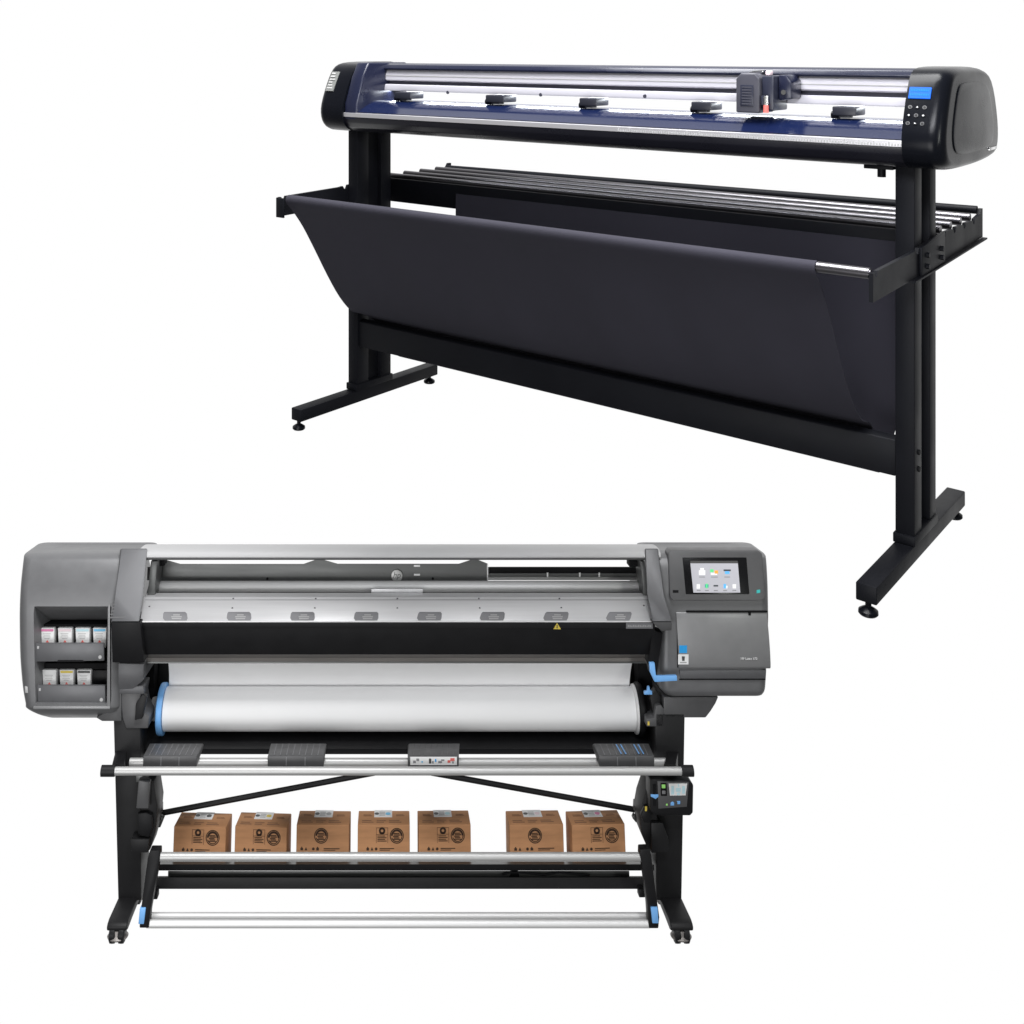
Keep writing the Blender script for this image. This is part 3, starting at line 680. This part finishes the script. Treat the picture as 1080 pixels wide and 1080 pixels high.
for i, (x0, x1, d) in enumerate(((150.5,207.5,7.5),(282,341.5,3.5),(430,484,1.5),(632,690.5,-6))):
    yf = -.105; a = P(x0,809,yf); b = P(x1,809,yf); zt = P(x0,797,yf).z
    yb = .032
    tx0 = P(x0+d,784,yb).x; tx1 = P(x1+d-.5,784,yb).x; ztb = P(x0,784.0,yb).z
    g = MB().hexa([(a.x,yf,a.z),(b.x,yf,a.z),(b.x,yf,zt),(a.x,yf,zt)],[(a.x,yb,a.z+.01),(b.x,yb,a.z+.01),(tx1,yb,ztb),(tx0,yb,ztb)],.003).build('media_guide', M['dgrey'], prn)
    ln_ = MB()
    for k in ((1,2) if i != 2 else (1,)):
        x = a.x+(b.x-a.x)*k/3
        ln_.box((x-.0015,yf-.0008,a.z+.004),(x+.0015,yf+.001,zt-.004))
    for k in range(1, 9):
        x = a.x+(b.x-a.x)*k/9; xt = tx0+(tx1-tx0)*k/9
        ln_.hexa([(x-.001,yf+.004,zt+.0004),(x+.001,yf+.004,zt+.0004),(xt+.001,yb-.006,ztb+.0004),(xt-.001,yb-.006,ztb+.0004)],
                 [(x-.001,yf+.004,zt+.0012),(x+.001,yf+.004,zt+.0012),(xt+.001,yb-.006,ztb+.0012),(xt-.001,yb-.006,ztb+.0012)])
    ln_.build('guide_rib', M['vent'] if i != 2 else M['dgrey'], g)
    if i == 2:
        l = MB().box((a.x+.008,yf-.0012,a.z+.006),(b.x-.006,yf-.0002,zt-.003)).build('guide_label', M['white'], g)
        zz = a.z+.006; hh = zt-.003-zz; W = b.x-.006-a.x-.008
        for q, (m_, u0, u1, v0, v1) in enumerate((('grink',.06,.12,.25,.55),('grink',.13,.19,.5,.8),('cyan',.24,.27,.3,.5),('kprint',.40,.45,.2,.8),('grink',.47,.50,.2,.5),('sblue',.53,.56,.4,.75),('grink',.60,.68,.25,.5),('grink',.66,.73,.5,.7),('red',.80,.86,.3,.6),('red',.86,.95,.5,.85),('grink',.90,.93,.2,.45))):
            MB().box((a.x+.008+u0*W,yf-.0018,zz+v0*hh),(a.x+.008+u1*W,yf-.0013,zz+v1*hh)).build('label_picture', M[m_], l)
    if i == 3:
        bl = MB()
        for k in (.42,.50,.74,.82):
            x = a.x+(b.x-a.x)*k; xt = tx0+(tx1-tx0)*k-.004
            bl.hexa([(x-.002,yf+.012,zt+.0006),(x+.002,yf+.012,zt+.0006),(xt+.002,yb-.012,ztb+.0006),(xt-.002,yb-.012,ztb+.0006)],
                    [(x-.002,yf+.012,zt+.002),(x+.002,yf+.012,zt+.002),(xt+.002,yb-.012,ztb+.002),(xt-.002,yb-.012,ztb+.002)])
        bl.build('blue_stripe', M['blue'], g)

# ---- legs with feet and casters
for name, xo, xi, xo2, xi2, fx0, fx1, by in (('l',119.5,148,124.5,149,109.5,138.5,977),('r',722.5,691,719,692,737.5,706.5,975)):
    lo, hi = sorted((xo, xi)); lo2, hi2 = sorted((xo2, xi2))
    lg = MB().hexa([P(lo2,950,.03),P(hi2,950,.03),P(hi,752,.03),P(lo,752,.03)],[P(lo2,950,.03)+Vector((0,.12,0)),P(hi2,950,.03)+Vector((0,.12,0)),P(hi,752,.03)+Vector((0,.12,0)),P(lo,752,.03)+Vector((0,.12,0))],.004).build('leg', M['steel'], prn)
    x0 = P(lo2,948,.03).x; x1 = P(hi2 if name=='l' else hi2,948,.03).x
    if name == 'l': x1 -= .012
    else: x0 += .012
    zt = P(CX,947,.03).z; zb = zt-.024
    pr = [(.16,zb+.004),(.16,zt),(-.085,zt),(-.102,zt-.004),(-.110,zt-.012),(-.108,zt-.022),(-.09,zb-.004),(-.03,zb)]
    MB().prism([(x0,y,z) for y,z in pr],(x1-x0,0,0),.004,3).build('foot', M['steel'], lg)
    cxm = (x0+x1)/2
    for yy in (-.088,.13):
        ct = MB().lathe((cxm,yy,zb-.024),(0,0,1),[(0,.030),(.004,.032),(.010,.024),(.0235,.022)],24).build('caster_fork', M['plate2'], lg)
        z_w = .024
        w = MB()
        for s_ in (-1,1): w.lathe((cxm+s_*.0135-.010,yy-.004,z_w),(1,0,0),[(0,.019),(.003,.0235),(.010,.024),(.017,.0235),(.020,.019)],28)
        w.build('caster_wheel', M['black'], ct)
        MB().box((cxm-.010,yy-.010,z_w+.012),(cxm+.010,yy+.010,zb-.0245)).build('caster_stem', M['plate'], ct)

# braces
def bar(name, m, a, b, r, parent=prn): return MB().cyl(a, b, r, n=16).build(name, m, parent)
bar('diagonal_brace', M['black'], P(168,858,.13), P(395,815,.13), .0085)
bar('diagonal_brace', M['black'], P(673,854.5,.13), P(455,815,.13), .0085)

# take-up reel supports on both legs
plate('motor_mount', M['steel'], [(150,899),(158,897),(163.5,878),(166,850),(162,824),(152,821),(148,830),(147,899)], .0, .10, prn, .003)
plate('motor_cover', M['dgrey'], [(143.5,853),(156.5,853),(157.5,825),(146,823)], -.03, .03, prn, .003)
plate('motor_ring', M['black'], [(145,880),(157,884),(161,874),(160,860),(154,857),(145,858)], -.02, .02, prn, .004)
plate('mount_block', M['steel'], [(138.5,899.5),(156,899.5),(157.5,885),(137.5,885)], -.02, .05, prn, .003)
plate('mount_top', M['plate'], rect(143.5,818,156,825), .01, .05, prn, .001)
for pts in ([(165,857),(171,857),(171,848),(166,847)],[(166,873),(169,873),(173,863),(169,861)]):
    plate('bracket_bolt', M['plate'], pts, .09, .02, prn, .002)
plate('motor_mount', M['steel'], [(684,897),(690,899),(700,899),(694,870),(690,822),(685,824),(678,845),(675,862),(677,880)], .0, .10, prn, .003)
plate('mount_top', M['plate'], rect(683,816,697,823), .01, .05, prn, .001)
plate('mount_block', M['steel'], [(687,900),(705,899),(705,885),(699,868),(687,868)], -.02, .05, prn, .003)
plate('motor_ring', M['black'], [(679,868),(686,868),(688,858),(686,851),(680,852),(676,860)], -.025, .02, prn, .003)
for pts in ([(668.5,855),(674,855),(676,846),(669,845)],[(667,863),(671,868),(673,864),(669,859)]):
    plate('bracket_bolt', M['plate'], pts, .09, .02, prn, .002)
plate('bracket_mark', M['yellow'], rect(680.2,850.5,682.4,855.5), -.026, .001, prn, 0)
# control box
ctb = plate('reel_control_box', M['black'], [(692,860),(728,860.5),(731,857.5),(731.5,828),(728,823.5),(686,822),(686,856)], -.055, .07, prn, .004, 3)
pf = plate('control_face', M['dgrey'], [(694.5,853),(724.5,851),(726.5,825),(693.5,824)], -.0562, .003, ctb, .001)
pic = plate('control_picture', M['white'], [(706.6,839.2),(723.2,839),(724.8,826.4),(705.2,826.4)], -.0572, .002, pf, .0005)
m = MB()
for x0,y0,x1,y1 in ((708,829,711,838),(713,831,718,835),(714,836,717,838.6),(715,827,716.4,830),(719.5,829,722.5,837)):
    m.prism([P(a,b,-.0578) for a,b in rect(x0,y0,x1,y1)],(0,.0005,0))
m.build('picture_print', M['lcy'], pic)
sw = plate('switch_plate', M['matte'], [(697,839.5),(703.6,839.5),(703,825.8),(696.6,825.8)], -.0572, .002, pf, .0005)
plate('switch_light', M['green'], rect(698,827.6,701.8,831.4), -.0585, .002, sw, .0005)
plate('switch_light', M['vent'], rect(698.4,834,702,837.6), -.0585, .002, sw, .0005)
plate('indicator', M['green'], rect(702.4,847.8,704.2,849.6), -.0572, .002, pf, 0)
plate('arrow_button', M['blue'], [(707.2,849.6),(711,849.6),(711,846.5),(709,845.4),(707.4,846.6)], -.0572, .002, pf, .0003)
plate('arrow_button', M['blue'], [(714.6,848.2),(717.2,848.2),(717.6,845),(713.6,844.8),(714.6,846)], -.0572, .002, pf, .0003)
plate('slider_track', M['matte'], rect(688.8,827,692,850), -.0565, .002, ctb, 0)
plate('slider_knob', M['blue'], [(686.4,840.2),(689,841.4),(691.5,842.8),(694.4,840.6),(694.4,838),(686.4,838)], -.058, .004, ctb, .0006)

# lower rods, take-up arms, crossbar, shelf
rod('take_up_rod', M['alu'], 167.5, 676, 898.6, 908.8, -.10)
for xs, bl in ((((158,168,156.5,147)),'l'),((676,686.5,694.5,684.8),'r')):
    xa, xb, xc, xd = xs
    if bl == 'l': poly = [(147,979),(156.8,979),(158.4,962),(165,925),(168.6,906),(168.6,897),(158,897),(155.5,906),(151,940),(147.2,970)]
    else: poly = [(684.6,979.5),(694.6,979.5),(695.6,968),(691.5,938),(687,902),(685.5,895.5),(675.2,896),(675,903),(678,916),(683,955)]
    ar = plate('take_up_arm', M['black'], poly, -.115, .035, prn, .003)
    if bl == 'l': plate('blue_grip', M['blue'], [(145.8,974.8),(151.6,974.8),(153.6,958),(147.4,958)], -.121, .02, ar, .0015)
    else: plate('blue_grip', M['blue'], [(688.2,974),(694.8,974),(693.6,957.2),(686.4,957.2)], -.121, .02, ar, .0015)
plate('arm_stop', M['black'], rect(160,940,166,949), -.03, .03, prn, .003)
plate('arm_stop', M['black'], rect(674,938,680.5,947), -.03, .03, prn, .003)
rod('ground_rod', M['bright'], 156, 684, 962, 970.8, -.06); rod('ground_rod', M['bright'], 155, 685, 969.6, 979, -.10)
slab('shelf_lip', M['matte'], 161, 690, [(918.2,.005),(911.8,.005),(911.8,.02),(918.2,.02)], bev=.001)
shf = slab('box_shelf', M['plate'], 160, 688, [(914.5,.022),(911.5,.022),(900.5,.17),(903,.17)])
slab('shelf_rail', M['plate'], 177, 664, [(924.6,.03),(918.4,.03),(918.4,.045),(924.6,.045)], bev=.001)
slab('crossbar', M['steel'], 160, 686, [(937.6,.0),(925.5,.0),(923.8,.06),(937.6,.06)], bev=.002)
cbp = MB()
cbp.prism([P(a,b,.028) for a,b in ((537,925),(548,925),(546,918),(541,917.5))],(0,.02,0),.001)
cbp.build('cable_clip', M['matte'], prn)
pts = [P(530,922,.02),P(540,920,.018),P(556,920.5,.018),(P(575,922.5,.018)),P(590,919.8,.018),P(610,922,.018),P(622,923,.02)]
mcb = MB()
for a, b in zip(pts, pts[1:]): mcb.cyl(a, b, .003, n=8)
mcb.build('cable', M['matte'], prn)

# ---- ink boxes on the shelf (each a thing)
def ink_box(xf0, xf1, pt, pb, yaw, dot, label, skew, k):
    yf = .055; a = P(xf0, pb, yf); b = P(xf1, pb, yf); t = P(xf0, pt, yf); W = b.x-a.x; Hh = t.z-a.z; D = .098
    base = Vector(((a.x+b.x)/2, yf, a.z))
    o = thing('ink_box', label, 'cardboard box', MP @ Matrix.Translation(base) @ Matrix.Rotation(yaw, 4, 'Z'), 'cardboard boxes on the shelf')
    bx = MB().box((-W/2,0,0),(W/2,D,Hh),.0025,2).build('carton', M['card'], o)
    pr = MB()
    def m(u0, v0, u1, v1): pr.box((-W/2+u0*W,-.0007,v0*Hh),(-W/2+u1*W,.0002,v1*Hh))
    def ringf(u, v, r, n=22, th=.2, arcs=None):
        for i in range(n):
            if arcs and not arcs(i/n): continue
            t0 = 2*PI*i/n; t1 = 2*PI*(i+.98)/n
            q = [(-W/2+u*W+rr*math.cos(tt), v*Hh+rr*math.sin(tt)) for rr, tt in ((r*(1-th),t0),(r,t0),(r,t1),(r*(1-th),t1))]
            pr.prism([(x,-.0007,z) for x,z in q],(0,.0009,0))
    cu = (.75 if k != 'one' else .47)
    ringf(cu, .735, .0225, 24, .12); ringf(cu, .735, .0188, 18, .32, lambda f: f < .47); ringf(cu, .735, .0182, 18, .14, lambda f: f > .5)
    for q in range(5): m(cu-.07+.012*(q%2), .635+.036*q, cu+.065-.014*(q%3), .657+.036*q)
    if k != 'one':
        for (u0,v0,u1,v1) in ((.355,.56,.361,.93),(.575,.56,.581,.93),(.361,.922,.575,.93),(.361,.765,.575,.772)): m(u0,v0,u1,v1)
        ringf(.468, .855, .0105, 12, .6); m(.42,.785,.515,.815)
        for q in range(4): m(.38, .60+.04*q, .555-.03*(q%2), .618+.04*q)
        icons = (.17,.25,.33)
        m(.42,.42,.70,.44); m(.42,.385,.62,.40)
    else:
        icons = (.08,.16,.30,.38)
        m(.52,.42,.82,.44); m(.52,.385,.74,.40)
    for u0, u1 in ((.14,.26),(.32,.45),(.68,.82)):
        m(u0,.07,u1,.085); m(u0,.04,u1-.02,.055)
    pr.build('print', M['ink'], bx)
    for q, u in enumerate(icons):
        ib = MB(); x0 = -W/2+u*W; w_ = .05*W
        if q % 3 == 0: ib.box((x0,-.0007,.385*Hh),(x0+w_,.0002,.445*Hh)).box((x0+w_*.3,-.0007,.446*Hh),(x0+w_*.7,.0002,.47*Hh))
        elif q % 3 == 1: ib.prism([(x0,-.0007,.385*Hh),(x0+w_,-.0007,.385*Hh),(x0+w_*.5,-.0007,.465*Hh)],(0,.0009,0))
        else: ib.cyl((x0+w_*.5,-.0007,.42*Hh),(x0+w_*.5,.0002,.42*Hh),w_*.5,n=16)
        ib.build('printed_icon', M['ink'], bx)
    tp = MB()
    for u0,u1,v0,v1 in ((.10,.27,.60,.64),(.10,.24,.68,.71),(.74,.90,.60,.64),(.74,.88,.68,.71),(.08,.30,.14,.19),(.36,.50,.14,.19),(.60,.84,.14,.19),(.08,.26,.26,.30),(.36,.54,.26,.30),(.60,.80,.26,.30)):
        tp.box((-W/2+u0*W,v0*D,Hh-.0002),(-W/2+u1*W,v1*D,Hh+.0006))
    tp.build('print', M['grink2'], bx)
    lb = MB().box((-W/2+.31*W,.52*D,Hh-.0002),(-W/2+.66*W,.995*D,Hh+.0012)).build('label', M['white'], bx)
    MB().cyl((-W/2+.36*W,.74*D,Hh+.0012),(-W/2+.36*W,.74*D,Hh+.0019),.0075,n=16).build('emblem', M['kprint'], lb)
    lt = MB()
    for q in range(3): lt.box((-W/2+.41*W,(.62+.10*q)*D,Hh+.0012),(-W/2+.52*W,(.66+.10*q)*D,Hh+.0018))
    lt.build('label_text', M['gprint'], lb)
    MB().cyl((-W/2+.58*W,.74*D,Hh+.0012),(-W/2+.58*W,.74*D,Hh+.002),.0085,n=16).build('colour_dot', M[dot], lb)
_n = M['card'].node_tree; _b = _n.nodes['Principled BSDF']; _l = _b.inputs['Base Color'].links[0]; _src = _l.from_socket
_oi = _n.nodes.new('ShaderNodeObjectInfo'); _mr = _n.nodes.new('ShaderNodeMapRange'); _mr.inputs[3].default_value = .88; _mr.inputs[4].default_value = 1.1
_n.links.new(_oi.outputs['Random'], _mr.inputs[0]); _vm = _n.nodes.new('ShaderNodeVectorMath'); _vm.operation = 'SCALE'
_n.links.new(_src, _vm.inputs[0]); _n.links.new(_mr.outputs[0], _vm.inputs['Scale']); _n.links.new(_vm.outputs[0], _b.inputs['Base Color'])
M['grink2'] = mat('faded_print', (.23,.125,.07), .7, 0, .2)
ink_box(181.5,237.5,872,914.5, R(-3.5),'kprint','cardboard ink box with a black dot on its label, at the shelf left end',0,'two')
ink_box(246.5,302,872,914.5, R(-3.5),'yellow','cardboard ink box with a yellow dot on its label, second from the shelf left end',0,'two')
ink_box(312,368,869.8,914, R(-1),'gprint','cardboard ink box with a grey dot on its label, third from shelf left end',0,'one')
ink_box(377,432.3,869.8,914, R(0),'cyan','cardboard ink box with a bright blue dot on its label, middle of the shelf',0,'two')
ink_box(441.5,497,869.5,914, R(1),'lcy','cardboard ink box with a pale cyan dot on its label, left of the wide gap',0,'two')
ink_box(538,595.5,869.5,914, R(2),'lmag','cardboard ink box with a pale pink dot on its label, right of the wide gap',0,'one')
ink_box(604,661,869.5,914, R(3.5),'mag','cardboard ink box with a magenta dot on its label, at the shelf right end',0,'two')

# ================================================================== light
w = bpy.data.worlds.new('World'); sc.world = w; w.use_nodes = True
nt = w.node_tree; bg = nt.nodes['Background']
tc = nt.nodes.new('ShaderNodeTexCoord'); sx = nt.nodes.new('ShaderNodeSeparateXYZ'); nt.links.new(tc.outputs['Generated'], sx.inputs[0])
mr = nt.nodes.new('ShaderNodeMapRange'); mr.interpolation_type = 'SMOOTHSTEP'
mr.inputs[1].default_value = .05; mr.inputs[2].default_value = .62; mr.inputs[3].default_value = .17; mr.inputs[4].default_value = 1.0
nt.links.new(sx.outputs['Y'], mr.inputs[0])
cb_ = nt.nodes.new('ShaderNodeCombineXYZ')
for i in range(3): nt.links.new(mr.outputs[0], cb_.inputs[i])
nt.links.new(cb_.outputs[0], bg.inputs['Color']); bg.inputs['Strength'].default_value = 1.0

def area(name, loc, target, sx_, sy_, power, col=(1,1,1)):
    ld = bpy.data.lights.new(name, 'AREA'); ld.shape = 'RECTANGLE'; ld.size = sx_; ld.size_y = sy_; ld.energy = power; ld.color = col
    o = bpy.data.objects.new(name, ld); COL.objects.link(o); o.location = loc
    o.rotation_euler = (Vector(target)-Vector(loc)).to_track_quat('-Z', 'Y').to_euler()
    return o
area('softbox_overhead', (0.1, 2.6, 3.2), (0.1, 3.6, -.4), 2.6, 1.3, 255)
area('softbox_front', (-1.6, -1.4, -.3), (.1, 3.5, -.5), 2.8, 1.7, 110)
area('softbox_rail', (.62, 1.3, 1.75), (.72, 2.75, 1.05), .7, .3, 26, (.95,.96,1))
area('softbox_strip', (2.6, -.2, 1.25), (1.05, 2.3, 1.0), .30, 1.0, 30, (.97,1,.95))

ld = bpy.data.lights.new('added_platen_light', 'AREA'); ld.shape = 'RECTANGLE'; ld.size = 1.6; ld.size_y = .02; ld.energy = 3.6; ld.color = (.9,.95,1)  # added light below the rail to brighten the rear of the platen
lo = bpy.data.objects.new('added_platen_light', ld); COL.objects.link(lo)
lo.matrix_world = MC @ Matrix.Translation((.85,.325,1.0205)) @ Matrix.Rotation(R(-8), 4, 'X')

sc.view_settings.view_transform = 'Standard'; sc.view_settings.look = 'None'
sc.view_settings.exposure = 0; sc.view_settings.gamma = 1; sc.view_settings.use_curve_mapping = False
